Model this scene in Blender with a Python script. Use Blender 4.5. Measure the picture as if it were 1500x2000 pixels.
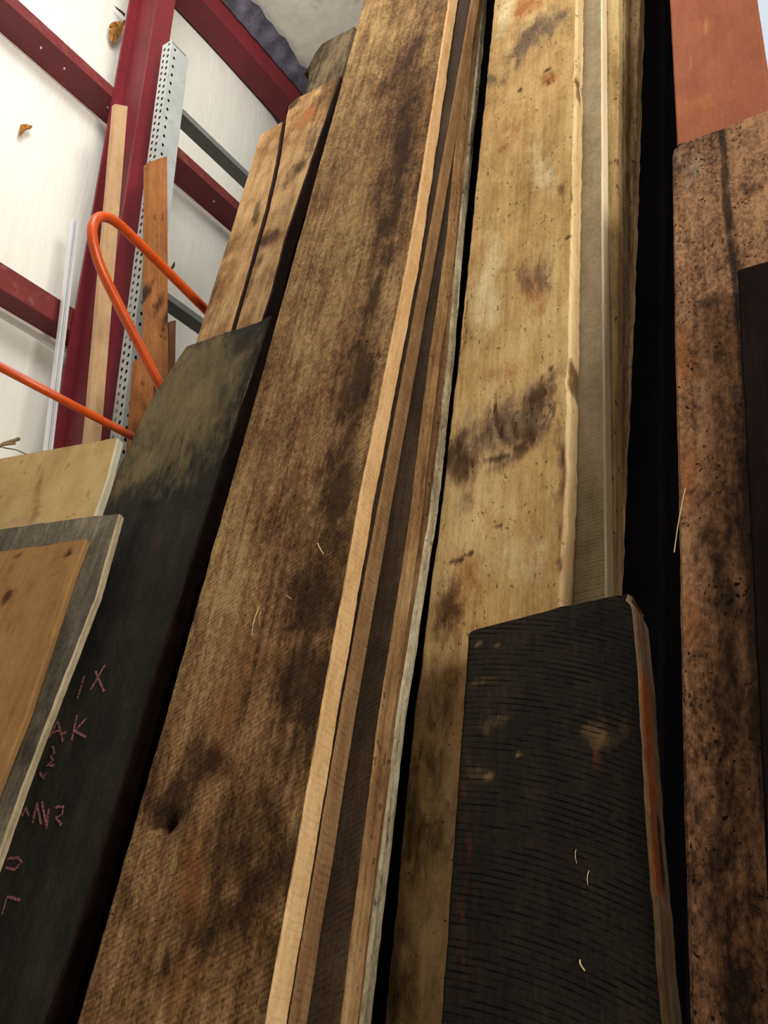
import bpy, bmesh, math, random
from mathutils import Vector, Matrix, noise

# ------------------------------------------------------------------ scene, camera
for o in list(bpy.data.objects):
    bpy.data.objects.remove(o, do_unlink=True)
scene = bpy.context.scene
COL = scene.collection
random.seed(7)

F_PX = 1730.0                                  # phone lens, pixels of a 1500 x 2000 frame
PITCH, ROLL, YAW = math.radians(22.33), math.radians(0.95), math.radians(32.4)
CAM = Vector((0.0, 0.0, 1.5))
FWD = Vector((-math.sin(YAW) * math.cos(PITCH), math.cos(YAW) * math.cos(PITCH), math.sin(PITCH)))
_r0 = Vector((math.cos(YAW), math.sin(YAW), 0.0))
_u0 = _r0.cross(FWD)
RGT = (_r0 * math.cos(ROLL) + _u0 * math.sin(ROLL)).normalized()
UPV = RGT.cross(FWD).normalized()

cam_data = bpy.data.cameras.new('camera')
cam_data.sensor_fit = 'VERTICAL'
cam_data.sensor_height = 24.0
cam_data.sensor_width = 18.0
cam_data.lens = F_PX / 2000.0 * 24.0
cam_data.clip_start = 0.02
cam = bpy.data.objects.new('camera', cam_data)
COL.objects.link(cam)
cam.matrix_world = Matrix(((RGT.x, UPV.x, -FWD.x, CAM.x), (RGT.y, UPV.y, -FWD.y, CAM.y),
                           (RGT.z, UPV.z, -FWD.z, CAM.z), (0, 0, 0, 1)))
scene.camera = cam

# ------------------------------------------------------------------ light, exposure
scene.view_settings.view_transform = 'Standard'
scene.view_settings.look = 'None'
scene.view_settings.exposure = 0.0
scene.view_settings.gamma = 1.0
scene.view_settings.use_curve_mapping = False

world = bpy.data.worlds.new('world')
scene.world = world
world.use_nodes = True
world.node_tree.nodes['Background'].inputs[0].default_value = (1.0, 0.95, 0.88, 1)
world.node_tree.nodes['Background'].inputs[1].default_value = 0.0


def area_light(name, loc, target, sx, sy, watts, color):
    d = bpy.data.lights.new(name, 'AREA')
    d.shape = 'RECTANGLE'
    d.size, d.size_y = sx, sy
    d.energy = watts
    d.color = color
    o = bpy.data.objects.new(name, d)
    COL.objects.link(o)
    o.location = loc
    o.rotation_euler = (Vector(target) - Vector(loc)).to_track_quat('-Z', 'Y').to_euler()
    return o


# two added fill lamps: one for left wall and ceiling, one for plank tops
area_light('wall_fill_lamp', (-0.95, 0.35, 5.3), (-2.9, 2.9, 5.5), 1.3, 1.0, 55, (1.0, 0.99, 0.96))
area_light('top_fill_lamp', (0.0, -0.2, 6.0), (-1.0, 1.6, 3.6), 1.4, 1.0, 32, (1.0, 0.97, 0.92))
area_light('bay_door_daylight', (4.6, -1.0, 3.2), (-1.0, 1.5, 2.6), 2.0, 2.0, 340, (1.0, 0.93, 0.80))

# ------------------------------------------------------------------ helpers: measuring, meshes, tags


def ray(px, py):
    return (FWD * F_PX + RGT * (px - 750.0) - UPV * (py - 1000.0)).normalized()


def at_x(px, py, x):
    r = ray(px, py)
    return CAM + r * ((x - CAM.x) / r.x)


def at_dist(px, py, s):
    return CAM + ray(px, py) * s


def tag(o, label=None, cat=None, group=None, kind=None):
    if label:
        o['label'] = label
    if cat:
        o['category'] = cat
    if group:
        o['group'] = group
    if kind:
        o['kind'] = kind
    return o


def empty(name, loc):
    o = bpy.data.objects.new(name, None)
    o.empty_display_size = 0.1
    COL.objects.link(o)
    o.location = loc
    return o


def link_mesh(name, me, mats, parent=None, smooth=False):
    for m in mats:
        me.materials.append(m)
    o = bpy.data.objects.new(name, me)
    COL.objects.link(o)
    if parent is not None:
        o.parent = parent
    if smooth:
        me.polygons.foreach_set('use_smooth', [True] * len(me.polygons))
    return o


def from_bm(name, bm, mats, parent=None, smooth=False):
    me = bpy.data.meshes.new(name)
    bm.normal_update()
    bm.to_mesh(me)
    bm.free()
    return link_mesh(name, me, mats if isinstance(mats, (list, tuple)) else [mats], parent, smooth)


def bm_box(bm, x0, x1, y0, y1, z0, z1):
    vs = [bm.verts.new((x, y, z)) for x in (x0, x1) for y in (y0, y1) for z in (z0, z1)]
    for f in ((0, 1, 3, 2), (4, 6, 7, 5), (0, 4, 5, 1), (2, 3, 7, 6), (0, 2, 6, 4), (1, 5, 7, 3)):
        bm.faces.new([vs[i] for i in f])
    return vs


def bm_sweep(bm, section, p0, p1, side, caps=True):
    """closed 2-D section (a, b) swept from p0 to p1; a runs along side, b along axis x side"""
    ax = (p1 - p0).normalized()
    s = (side - ax * side.dot(ax)).normalized()
    t = ax.cross(s)
    r0 = [bm.verts.new(p0 + s * a + t * b) for a, b in section]
    r1 = [bm.verts.new(p1 + s * a + t * b) for a, b in section]
    n = len(section)
    for i in range(n):
        j = (i + 1) % n
        bm.faces.new((r0[i], r0[j], r1[j], r1[i]))
    if caps:
        bm.faces.new(list(reversed(r0)))
        bm.faces.new(r1)


def tube_bm(points, radius, sides=14, bm=None):
    bm = bm or bmesh.new()
    rings = []
    n = len(points)
    up = Vector((0.3, 0.2, 1)).normalized()
    for i, p in enumerate(points):
        d = (points[min(i + 1, n - 1)] - points[max(i - 1, 0)]).normalized()
        a = d.cross(up)
        if a.length < 1e-4:
            a = d.cross(Vector((1, 0, 0)))
        a.normalize()
        b = d.cross(a)
        up = b.cross(d) if False else up
        rings.append([bm.verts.new(p + a * radius * math.cos(q) + b * radius * math.sin(q))
                      for q in [2 * math.pi * k / sides for k in range(sides)]])
    for r, s in zip(rings, rings[1:]):
        for k in range(sides):
            bm.faces.new((r[k], r[(k + 1) % sides], s[(k + 1) % sides], s[k]))
    bm.faces.new(list(reversed(rings[0])))
    bm.faces.new(rings[-1])
    bmesh.ops.recalc_face_normals(bm, faces=bm.faces)
    return bm


def srgb(r, g, b):
    def c(v):
        v /= 255.0
        return v / 12.92 if v <= 0.04045 else ((v + 0.055) / 1.055) ** 2.4
    return (c(r), c(g), c(b), 1.0)


# ------------------------------------------------------------------ materials
class NT:
    def __init__(self, name):
        self.mat = bpy.data.materials.new(name)
        self.mat.use_nodes = True
        self.t = self.mat.node_tree
        self.t.nodes.clear()
        self.out = self.t.nodes.new('ShaderNodeOutputMaterial')
        self.bsdf = self.t.nodes.new('ShaderNodeBsdfPrincipled')
        self.t.links.new(self.bsdf.outputs[0], self.out.inputs[0])

    def node(self, kind, **kw):
        n = self.t.nodes.new(kind)
        for k, v in kw.items():
            setattr(n, k, v)
        return n

    def put(self, sock, v):
        if hasattr(v, 'links') or isinstance(v, bpy.types.NodeSocket):
            self.t.links.new(v, sock)
        else:
            sock.default_value = v

    def math(self, op, a, b=0.0, c=None, clamp=False):
        n = self.node('ShaderNodeMath', operation=op, use_clamp=clamp)
        self.put(n.inputs[0], a)
        self.put(n.inputs[1], b)
        if c is not None:
            self.put(n.inputs[2], c)
        return n.outputs[0]

    def coords(self, scale=(1, 1, 1), loc=(0, 0, 0)):
        if not hasattr(self, 'tc'):
            self.tc = self.node('ShaderNodeTexCoord')
        m = self.node('ShaderNodeMapping')
        m.inputs['Location'].default_value = loc
        m.inputs['Scale'].default_value = scale
        self.t.links.new(self.tc.outputs['Object'], m.inputs['Vector'])
        return m.outputs[0]

    def noise(self, vec, scale=1.0, detail=4.0, rough=0.55, dist=0.0):
        n = self.node('ShaderNodeTexNoise')
        self.put(n.inputs['Vector'], vec)
        n.inputs['Scale'].default_value = scale
        n.inputs['Detail'].default_value = detail
        n.inputs['Roughness'].default_value = rough
        n.inputs['Distortion'].default_value = dist
        return n.outputs[0]

    def smooth(self, v, lo, hi, a=0.0, b=1.0):
        n = self.node('ShaderNodeMapRange', interpolation_type='SMOOTHSTEP')
        self.put(n.inputs[0], v)
        n.inputs[1].default_value = lo
        n.inputs[2].default_value = hi
        n.inputs[3].default_value = a
        n.inputs[4].default_value = b
        return n.outputs[0]

    def mix(self, f, a, b, blend='MIX'):
        n = self.node('ShaderNodeMix', data_type='RGBA', blend_type=blend)
        self.put(n.inputs[0], f)
        self.put(n.inputs[6], a)
        self.put(n.inputs[7], b)
        return n.outputs[2]

    def ramp(self, f, stops):
        n = self.node('ShaderNodeValToRGB')
        e = n.color_ramp.elements
        while len(e) < len(stops):
            e.new(0.5)
        for k, (p, c) in enumerate(stops):
            e[k].position = p
            e[k].color = c
        self.put(n.inputs[0], f)
        return n.outputs[0]

    def bump(self, h, strength, dist):
        n = self.node('ShaderNodeBump')
        n.inputs['Strength'].default_value = strength
        n.inputs['Distance'].default_value = dist
        self.put(n.inputs['Height'], h)
        self.t.links.new(n.outputs[0], self.bsdf.inputs['Normal'])

    def done(self, color, rough=0.8, metal=0.0, spec=0.3):
        self.put(self.bsdf.inputs['Base Color'], color)
        self.put(self.bsdf.inputs['Roughness'], rough)
        self.bsdf.inputs['Metallic'].default_value = metal
        self.bsdf.inputs['Specular IOR Level'].default_value = spec
        return self.mat


def wood(name, dark, mid, light, seed=0.0, grain=0.35, blotch=0.5, fine=0.25, contrast=1.0,
         saw=0.0, saw_freq=520.0, saw_slope=0.35, saw_curve=0.0, saw_wob=5.0, saw_len=26.0, speck=0.0, speck_scale=90.0,
         stain=(38, 26, 20), pale=(205, 176, 122), rust=(170, 96, 48), grey=(112, 104, 88),
         rough=0.8, bump=0.5, spec=0.10, freq=1.0):
    """weathered timber: blotches, streaks along the length, fine pores, saw marks; the point
    attribute 'wear' adds stains, bleached areas, rusty areas and grey dirt where the board has them, plus painted shade on one"""
    def grey_down(c, k=0.95):
        y = 0.3 * c[0] + 0.59 * c[1] + 0.11 * c[2]
        return tuple(y + (q - y) * k for q in c)
    dark, mid, light = grey_down(dark), grey_down(mid), grey_down(light)
    n = NT(name)
    s = (seed * 3.1, seed * 1.7, seed * 2.3)
    b = n.noise(n.coords((5 * freq, 5 * freq, 1.9 * freq), s), 1.0, 6.0, 0.62, 0.5)
    g = n.noise(n.coords((75, 75, 3.4), s), 1.0, 5.0, 0.6, 0.25)
    f = n.noise(n.coords((150, 150, 85), s), 1.0, 4.0, 0.7)
    m = n.noise(n.coords((22 * freq, 22 * freq, 13 * freq), s), 1.0, 6.0, 0.68, 0.3)
    tot = grain + blotch + fine + 0.35
    v = n.math('MULTIPLY', b, blotch / tot)
    v = n.math('MULTIPLY_ADD', g, grain / tot, v)
    v = n.math('MULTIPLY_ADD', f, fine / tot, v)
    v = n.math('MULTIPLY_ADD', m, 0.35 / tot, v)
    w = 0.135 / contrast
    col = n.ramp(v, [(max(0.0, 0.5 - w), srgb(*dark)), (0.5, srgb(*mid)), (min(1.0, 0.5 + w), srgb(*light))])
    at = n.node('ShaderNodeAttribute', attribute_name='wear')
    sep = n.node('ShaderNodeSeparateColor')
    n.t.links.new(at.outputs['Color'], sep.inputs[0])
    tex = n.smooth(n.math('MULTIPLY_ADD', m, 0.6, n.math('MULTIPLY', f, 0.4)), 0.32, 0.68)

    mott = n.noise(n.coords((34 * freq, 34 * freq, 12 * freq), (s[1], s[2], s[0])), 1.0, 7.0, 0.72, 0.6)
    big = n.noise(n.coords((11 * freq, 11 * freq, 5 * freq), (s[2], s[0], s[1])), 1.0, 5.0, 0.65, 0.5)
    jit = n.math('SUBTRACT', n.math('ADD', n.math('MULTIPLY', mott, 1.1), n.math('MULTIPLY', big, 0.9)), 1.0)

    def wear(ch, spread=0.55):
        k = n.math('MULTIPLY_ADD', n.math('MULTIPLY', jit, n.smooth(ch, 0.02, 0.3)), 1.5, ch)
        return n.smooth(k, 0.12, 0.95)
    col = n.mix(wear(sep.outputs[1]), col, n.mix(tex, srgb(*[c * 0.82 for c in pale]), srgb(*pale)))
    col = n.mix(wear(sep.outputs[2]), col, n.mix(tex, srgb(*[c * 0.72 for c in rust]), srgb(*rust)))
    col = n.mix(wear(at.outputs['Alpha'], 0.7), col, n.mix(tex, srgb(*[c * 0.62 for c in grey]), srgb(*grey)))
    col = n.mix(n.math('MULTIPLY', wear(sep.outputs[0], 0.5), 0.9), col,
                n.mix(tex, srgb(*[c * 0.7 for c in stain]), srgb(*[min(255, c * 1.25) for c in stain])))
    h = n.math('MULTIPLY_ADD', f, 0.35, n.math('MULTIPLY_ADD', m, 0.5, n.math('MULTIPLY', g, 0.5)))
    if saw > 0:
        sx = n.node('ShaderNodeSeparateXYZ')
        n.t.links.new(n.coords(), sx.inputs[0])
        ph = n.math('MULTIPLY_ADD', sx.outputs[0], saw_slope, sx.outputs[2])
        ph = n.math('MULTIPLY_ADD', n.math('MULTIPLY', sx.outputs[0], sx.outputs[0]), saw_curve, ph)
        wob = n.noise(n.coords((9, 9, 14), s), 1.0, 3.0)
        ph = n.math('ADD', n.math('MULTIPLY', ph, saw_freq), n.math('MULTIPLY', wob, saw_wob))
        sn = n.math('SINE', ph)
        pres = n.smooth(n.noise(n.coords((saw_len, saw_len, 60), (seed, 4, seed)), 1.0, 5.0, 0.7), 0.40, 0.62)
        ln = n.math('MULTIPLY', n.smooth(sn, 0.15, 0.95), pres)
        col = n.mix(n.math('MULTIPLY', ln, saw), col, srgb(*[c * 0.42 for c in dark]))
        h = n.math('MULTIPLY_ADD', ln, -0.5, h)
    if speck > 0:
        vo = n.noise(n.coords((speck_scale * 1.3, speck_scale * 1.3, speck_scale * 0.9), (s[1], s[0], 4)), 1.0, 2.0, 0.5)
        here = n.smooth(n.noise(n.coords((17, 17, 12), (seed, 9, 2)), 1.0, 4.0), 0.36, 0.62, -0.10, 0.06)
        pit = n.smooth(n.math('ADD', vo, here), 0.665, 0.72)
        col = n.mix(n.math('MULTIPLY', pit, speck), col, srgb(*[c * 0.35 for c in stain]))
        h = n.math('MULTIPLY_ADD', pit, -0.8, h)
    n.bump(h, bump, 0.006)
    return n.done(col, rough, 0.0, spec)


def plain(name, c, rough=0.6, metal=0.0, var=0.12, scale=6.0, bump=0.1, dirt=None, dirt_amt=0.5, spec=0.4):
    n = NT(name)
    a = n.noise(n.coords((scale, scale, scale)), 1.0, 6.0, 0.65)
    f = n.noise(n.coords((scale * 12,) * 3), 1.0, 3.0, 0.6)
    v = n.math('MULTIPLY_ADD', f, 0.3, n.math('MULTIPLY', a, 0.7))
    col = n.ramp(v, [(0.32, srgb(*[x * (1 - var) for x in c])), (0.68, srgb(*[min(255, x * (1 + var)) for x in c]))])
    if dirt:
        k = n.smooth(n.noise(n.coords((scale * 2.3,) * 3, (5, 1, 2)), 1.0, 7.0, 0.7), 0.52, 0.68)
        col = n.mix(n.math('MULTIPLY', k, dirt_amt), col, srgb(*dirt))
    n.bump(v, bump, 0.01)
    return n.done(col, rough, metal, spec)


# ------------------------------------------------------------------ leaning boards
class Frame:
    """a leaning plane: origin on the floor, X across the boards, Z up along them, Y into the stack"""

    def __init__(self, p, lean, yaw=0.0):
        Z = lean.normalized()
        W = Vector((math.cos(yaw), math.sin(yaw), 0.0))
        self.X = (W - Z * W.dot(Z)).normalized()
        self.Z = Z
        self.Y = Z.cross(self.X).normalized()
        self.O = p - Z * (p.z / Z.z)

    def back(self, d):
        f = Frame.__new__(Frame)
        f.X, f.Y, f.Z = self.X, self.Y, self.Z
        p = self.O + self.Y * d
        f.O = p - self.Z * (p.z / self.Z.z)
        return f

    def uv(self, px, py):
        r = ray(px, py)
        p = CAM + r * ((self.O - CAM).dot(self.Y) / r.dot(self.Y))
        d = p - self.O
        return d.dot(self.X), d.dot(self.Z)

    def dist(self, px, py):
        r = ray(px, py)
        return (self.O - CAM).dot(self.Y) / r.dot(self.Y)

    def thick(self, edge, outer):
        """thickness of a board whose right arris shows at edge and whose far arris shows at outer"""
        u, v = self.uv(*edge)
        p = self.O + self.X * u + self.Z * v
        r = ray(*outer)
        q = CAM + r * ((p - CAM).dot(self.X) / r.dot(self.X))
        return (q - p).dot(self.Y)


def poly_at(pts, v):
    pts = sorted(pts, key=lambda q: q[1])
    if len(pts) == 1:
        return pts[0][0]
    for a, b in zip(pts, pts[1:]):
        if v <= b[1]:
            break
    t = (v - a[1]) / (b[1] - a[1])
    return a[0] + (b[0] - a[0]) * t


def seg_dist(u, v, a, b):
    dx, dy = b[0] - a[0], b[1] - a[1]
    l2 = dx * dx + dy * dy or 1e-9
    t = max(0.0, min(1.0, ((u - a[0]) * dx + (v - a[1]) * dy) / l2))
    return math.hypot(u - a[0] - dx * t, v - a[1] - dy * t)


def nz(x, y, z=0.0):
    return noise.noise(Vector((x, y, z)))


def plank(name, fr, left, right, top, th, mats, label, cat='plank', group=None, width=None, nx=14, nside=4,
          vis=None, step=0.02, edge_amp=0.003, face_amp=0.0012, radius=0.004, wear_and_shade=(), strokes=(), dents=(),
          chips=(), side_mat=1, seed=0.0, bow=0.0, end_amp=0.003, parent=None, side_wears=()):
    """one board. left/right: photo-measured points of its two long edges, laid on its own leaning plane;
    top: points of the sawn end, or one number = length in metres"""
    L = [fr.uv(*p) for p in left] if left else None
    R = [fr.uv(*p) for p in right] if right else None
    if L is None:
        L = [(u - width, v) for u, v in R]
    if R is None:
        R = [(u + width, v) for u, v in L]
    T = None
    if not isinstance(top, (int, float)):
        T = sorted([fr.uv(*p) for p in top])
    vmax = top if T is None else max(t[1] for t in T)
    v0 = 0.004 + 0.0

    def top_at(u):
        if T is None:
            return top
        if u <= T[0][0]:
            return T[0][1]
        for a, b in zip(T, T[1:]):
            if u <= b[0]:
                return a[1] + (b[1] - a[1]) * (u - a[0]) / max(1e-6, b[0] - a[0])
        return T[-1][1]
    um = 0.5 * (poly_at(L, 2.0) + poly_at(R, 2.0))
    # rows: coarse where the photograph shows nothing, fine above
    lo = vis if vis is not None else 1.05
    rows = []
    v = v0
    while v < min(lo, vmax) - 0.05:
        rows.append(v)
        v += 0.12
    v = max(v0, min(lo, vmax - 0.02))
    while v < vmax - step * 0.6:
        rows.append(v)
        v += step
    rows.append(vmax)
    r = min(radius, th * 0.4)
    # ring of the cross-section: (s across 0..1, inset u, depth y, kind)
    ring = []
    for k in range(nx + 1):
        ring.append(('f', k / nx, 0.0))
    for k in range(nside + 1):
        ring.append(('r', 1.0, k / nside))
    ring += [('b', 1.0, 1.0), ('b', 0.5, 1.0), ('b', 0.0, 1.0), ('l', 0.0, 0.66), ('l', 0.0, 0.33), ('l', 0.0, 0.0)]
    verts, wear = [], []
    Bl = [(fr.uv(w[0], w[1]),) + tuple(w[2:]) for w in wear_and_shade]
    St = [([fr.uv(*p) for p in s[0]], s[1], s[2], s[3]) for s in strokes]
    De = [(fr.uv(d[0], d[1]),) + tuple(d[2:]) for d in dents]
    Ch = [(fr.uv(c[0], c[1])[1],) + tuple(c[2:]) for c in chips]
    for v in rows:
        ul, ur = poly_at(L, v), poly_at(R, v)
        wl = edge_amp * (0.5 * nz(v * 2.1, seed + 3.3) + 0.35 * nz(v * 13, seed + 8.1) + 0.4 * nz(v * 47, seed + 1.7))
        wr = edge_amp * (0.5 * nz(v * 1.9, seed + 5.9) + 0.35 * nz(v * 12, seed + 2.2) + 0.4 * nz(v * 43, seed + 9.4))
        for cv, side, size, depth in Ch:
            k = math.exp(-((v - cv) / size) ** 2)
            if side == 'l':
                wl += depth * k
            else:
                wr -= depth * k
        ul += wl
        ur += wr
        bw = bow * math.sin(math.pi * v / max(vmax, 1.0))
        for kind, s, t in ring:
            u = ul + (ur - ul) * s
            y = th * t
            if kind == 'f':
                if s == 0.0:
                    u += r
                elif s == 1.0:
                    u -= r
            elif kind == 'r':
                if t == 0.0:
                    y += r
                elif t == 1.0:
                    y -= r
                u += 0.35 * edge_amp * nz(v * 9, t * 4 + seed, 3.0)
            elif kind == 'b':
                u += r * (1 if s == 0 else -1 if s == 1 else 0)
            elif kind == 'l':
                y = max(r, y)
            tv = top_at(u) + end_amp * nz(u * 35, seed + 4.0, t * 2)
            vv = min(v, tv) if v < vmax else tv
            if v > tv:
                vv = tv
            col = [0.0, 0.0, 0.0, 0.0]
            if kind == 'f':
                y += face_amp * (nz(u * 14, vv * 5, seed) + 0.6 * nz(u * 45, vv * 19, seed + 2))
                for (cu, cv), ru, rv, ang, depth, rough_ in De:
                    du, dv = u - cu, vv - cv
                    ca, sa = math.cos(ang), math.sin(ang)
                    q = ((du * ca + dv * sa) / ru) ** 2 + ((-du * sa + dv * ca) / rv) ** 2
                    if q < 6:
                        e = math.exp(-q)
                        y += depth * e + rough_ * e * (nz(u * 60, vv * 45, seed + 5) + 0.6 * nz(u * 130, vv * 110, seed))
            if kind in 'fr':
                wu = 0.030 * nz(u * 11, vv * 6, seed + 11) + 0.012 * nz(u * 40, vv * 28, seed + 12)
                wv = 0.060 * nz(u * 9, vv * 4, seed + 21) + 0.018 * nz(u * 35, vv * 22, seed + 22)
                if kind == 'f':
                    for (cu, cv), ru, rv, ang, amt, ch in Bl:
                        du, dv = u + wu - cu, vv + wv - cv
                        ca, sa = math.cos(ang), math.sin(ang)
                        q = ((du * ca + dv * sa) / ru) ** 2 + ((-du * sa + dv * ca) / rv) ** 2
                        if q < 5:
                            col[ch] = max(col[ch], amt * math.exp(-q * 1.1))
                    for pts, wd, amt, ch in St:
                        dd = min(seg_dist(u + wu * 0.08, vv + wv * 0.08, a, b) for a, b in zip(pts, pts[1:]))
                        if dd < wd * 2:
                            col[ch] = max(col[ch], amt * math.exp(-(dd / wd) ** 4))
                            if ch == 0:
                                y += 0.002 * math.exp(-(dd / wd) ** 4)
                else:
                    for a, b, amt, ch, t0, t1 in side_wears:
                        if t0 <= t <= t1:
                            va, vb = fr.uv(*a)[1], fr.uv(*b)[1]
                            v_lo, v_hi = min(va, vb), max(va, vb)
                            e = min(vv + wv * 0.4 - v_lo, v_hi - vv - wv * 0.4) / 0.03
                            col[ch] = max(col[ch], amt * max(0.0, min(1.0, e + 0.5)))
            verts.append((u - um, y + bw, vv))
            wear.append(col)
    n = len(ring)
    faces, mi = [], []
    for i in range(len(rows) - 1):
        for k in range(n):
            j = (k + 1) % n
            faces.append((i * n + k, i * n + j, (i + 1) * n + j, (i + 1) * n + k))
            mi.append(0 if k < nx or k > nx + nside + 3 else (side_mat if nx <= k <= nx + nside else 0))
    faces.append(tuple(range(n - 1, -1, -1)))
    faces.append(tuple((len(rows) - 1) * n + k for k in range(n)))
    mi += [side_mat, side_mat]
    me = bpy.data.meshes.new(name)
    me.from_pydata(verts, [], faces)
    at = me.attributes.new('wear', 'FLOAT_COLOR', 'POINT')
    at.data.foreach_set('color', [c for w in wear for c in w])
    me.update()
    o = link_mesh(name, me, mats, parent)
    me.polygons.foreach_set('material_index', mi)
    me.polygons.foreach_set('use_smooth', [True] * (len(faces) - 2) + [False, False])
    me.set_sharp_from_angle(angle=math.radians(40))
    if parent is None:
        M = Matrix(((fr.X.x, fr.Y.x, fr.Z.x, 0), (fr.X.y, fr.Y.y, fr.Z.y, 0), (fr.X.z, fr.Y.z, fr.Z.z, 0), (0, 0, 0, 1)))
        p = fr.O + fr.X * um
        low = min((M @ Vector(c)).z for c in verts[:n]) + p.z
        p = p - fr.Z * ((low - 0.003) / fr.Z.z) if low < 0 else p
        M.translation = p if low >= 0 else fr.O + fr.X * um
        o.matrix_world = M
        tag(o, label, cat, group)
    o['um'] = um
    return o


def vp(px, py):
    return ray(px, py) if ray(px, py).z > 0 else -ray(px, py)


# ------------------------------------------------------------------ the room
WX = -2.9                                       # inner face of the left wall
ROOF_Z = 6.42


def wall_material():
    n = NT('white_insulation_facing')
    a = n.noise(n.coords((1.1, 1.1, 0.7)), 1.0, 5.0, 0.6)
    b = n.noise(n.coords((9, 9, 1.2)), 1.0, 5.0, 0.6, 0.6)
    col = n.ramp(n.math('MULTIPLY_ADD', b, 0.4, n.math('MULTIPLY', a, 0.6)),
                 [(0.35, srgb(226, 224, 216)), (0.62, srgb(240, 239, 233))])
    # thin darker lines for creases in the sheet
    c = n.noise(n.coords((2.4, 2.4, 0.9), (3, 1, 7)), 1.0, 3.0, 0.5, 1.2)
    line = n.smooth(n.math('ABSOLUTE', n.math('SUBTRACT', c, 0.5)), 0.006, 0.0)
    k = n.smooth(n.noise(n.coords((2.0,) * 3, (1, 8, 2)), 1.0, 4.0), 0.55, 0.7)
    col = n.mix(n.math('MULTIPLY', n.math('MULTIPLY', line, k), 0.35), col, srgb(120, 112, 100))
    n.bump(n.math('ADD', a, n.math('MULTIPLY', b, 0.3)), 0.35, 0.05)
    return n.done(col, 0.55, 0, 0.3)


M_wall = wall_material()
M_ceil = plain('dirty_roof_insulation', (236, 229, 216), 0.7, 0, 0.10, 1.6, 0.3, (120, 92, 66), 0.45)
M_floor = plain('concrete_floor', (62, 57, 52), 0.75, 0, 0.15, 2.0, 0.2, (70, 64, 58), 0.6)
M_dim = plain('low_bounce_wall', (52, 42, 34), 0.7, 0, 0.1, 1.0, 0.1)  # for the unseen walls, made dark to cut bounced light
M_red = plain('dark_red_primer', (112, 30, 42), 0.55, 0, 0.12, 5.0, 0.1, (96, 30, 32), 0.5)
M_red_dusty = plain('dusty_red_primer', (112, 42, 44), 0.65, 0, 0.16, 7.0, 0.1, (150, 112, 84), 0.5)
M_foil = plain('blue_grey_foil', (124, 120, 136), 0.6, 0.0, 0.3, 9.0, 0.6, (150, 140, 128), 0.4)


def wall_sheet():
    bm = bmesh.new()
    y0, y1, z0, z1 = -4.0, 8.0, 0.0, ROOF_Z
    ny, nzz = 120, 64
    g = []
    for i in range(ny + 1):
        y = y0 + (y1 - y0) * i / ny
        col = []
        for j in range(nzz + 1):
            z = z0 + (z1 - z0) * j / nzz
            seam = abs(((y + 0.35) % 1.22) - 0.61) / 0.61          # blanket seams every 1.22 m
            puff = 0.030 * (1 - seam ** 8) + 0.012 * nz(y * 1.7, z * 1.1, 4.0)
            col.append(bm.verts.new((WX - 0.045 + puff, y, z)))
        g.append(col)
    for i in range(ny):
        for j in range(nzz):
            bm.faces.new((g[i][j], g[i + 1][j], g[i + 1][j + 1], g[i][j + 1]))
    ext = [bm.verts.new(p) for p in ((WX - 0.12, y0, z0), (WX - 0.12, y1, z0), (WX - 0.12, y1, z1), (WX - 0.12, y0, z1))]
    bm.faces.new(list(reversed(ext)))
    bmesh.ops.recalc_face_normals(bm, faces=[f for f in bm.faces if len(f.verts) == 4][:1])
    o = from_bm('wall_left', bm, M_wall, None, True)
    return tag(o, 'white insulation-faced metal building wall with dark red framing', kind='structure')


wall_left = wall_sheet()


def slab(name, x0, x1, y0, y1, z0, z1, m, label):
    bm = bmesh.new()
    bm_box(bm, x0, x1, y0, y1, z0, z1)
    bmesh.ops.recalc_face_normals(bm, faces=bm.faces)
    return tag(from_bm(name, bm, m), label, kind='structure')


slab('floor', WX - 0.12, 6.0, -4.0, 8.0, -0.1, 0.0, M_floor, 'grey concrete warehouse floor')
slab('ceiling', WX - 0.12, 6.0, -4.0, 8.0, ROOF_Z + 0.02, ROOF_Z + 0.14, M_ceil, 'stained white insulation under the warehouse roof')
slab('wall_back', WX, 6.0, 8.0, 8.12, 0.0, ROOF_Z, M_wall, 'pale far wall of the warehouse')
slab('wall_right', 6.0, 6.12, -2.8, 8.0, 0.0, ROOF_Z, M_dim, 'unseen side wall of the warehouse, darkened to cut bounced light')
slab('wall_front', WX, 6.0, -2.92, -2.8, 0.0, ROOF_Z, M_dim, 'unseen wall behind the viewer, set near and dark to cut bounced light')

# ------------------------------------------------------------------ wall framing
BX = Vector((1, 0, 0))


def girt(name, px, py, depth, flange, y0, y1, label, lip=None):
    """Z-girt lying flat on the wall: web seen from below, inner flange standing up"""
    xi = WX + depth
    z = at_x(px, py, xi).z - flange                 # (px, py) is on the top edge of the inner flange
    e = empty(name, (WX, 0.5 * (y0 + y1), z))
    bm = bmesh.new()
    bm_box(bm, WX + 0.002, xi, y0, y1, z, z + 0.004)
    w = from_bm('web', bm, M_red, e)
    bm = bmesh.new()
    bm_box(bm, xi - 0.004, xi, y0, y1, z + 0.0045, z + flange)
    bm_box(bm, xi - 0.024, xi - 0.0045, y0, y1, z + flange - 0.004, z + flange)
    f = from_bm('inner_flange', bm, M_red_dusty, e)
    parts = [w, f]
    if lip:
        bm = bmesh.new()
        bm_box(bm, WX + 0.002, WX + 0.03, y0, y1, z - 0.016, z - 0.001)
        parts.append(from_bm('white_tape', bm, M_wall, e))
    for p in parts:
        p.matrix_parent_inverse = Matrix.Translation(-e.location)
    tag(e, label, 'girt')
    return e, z


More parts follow.
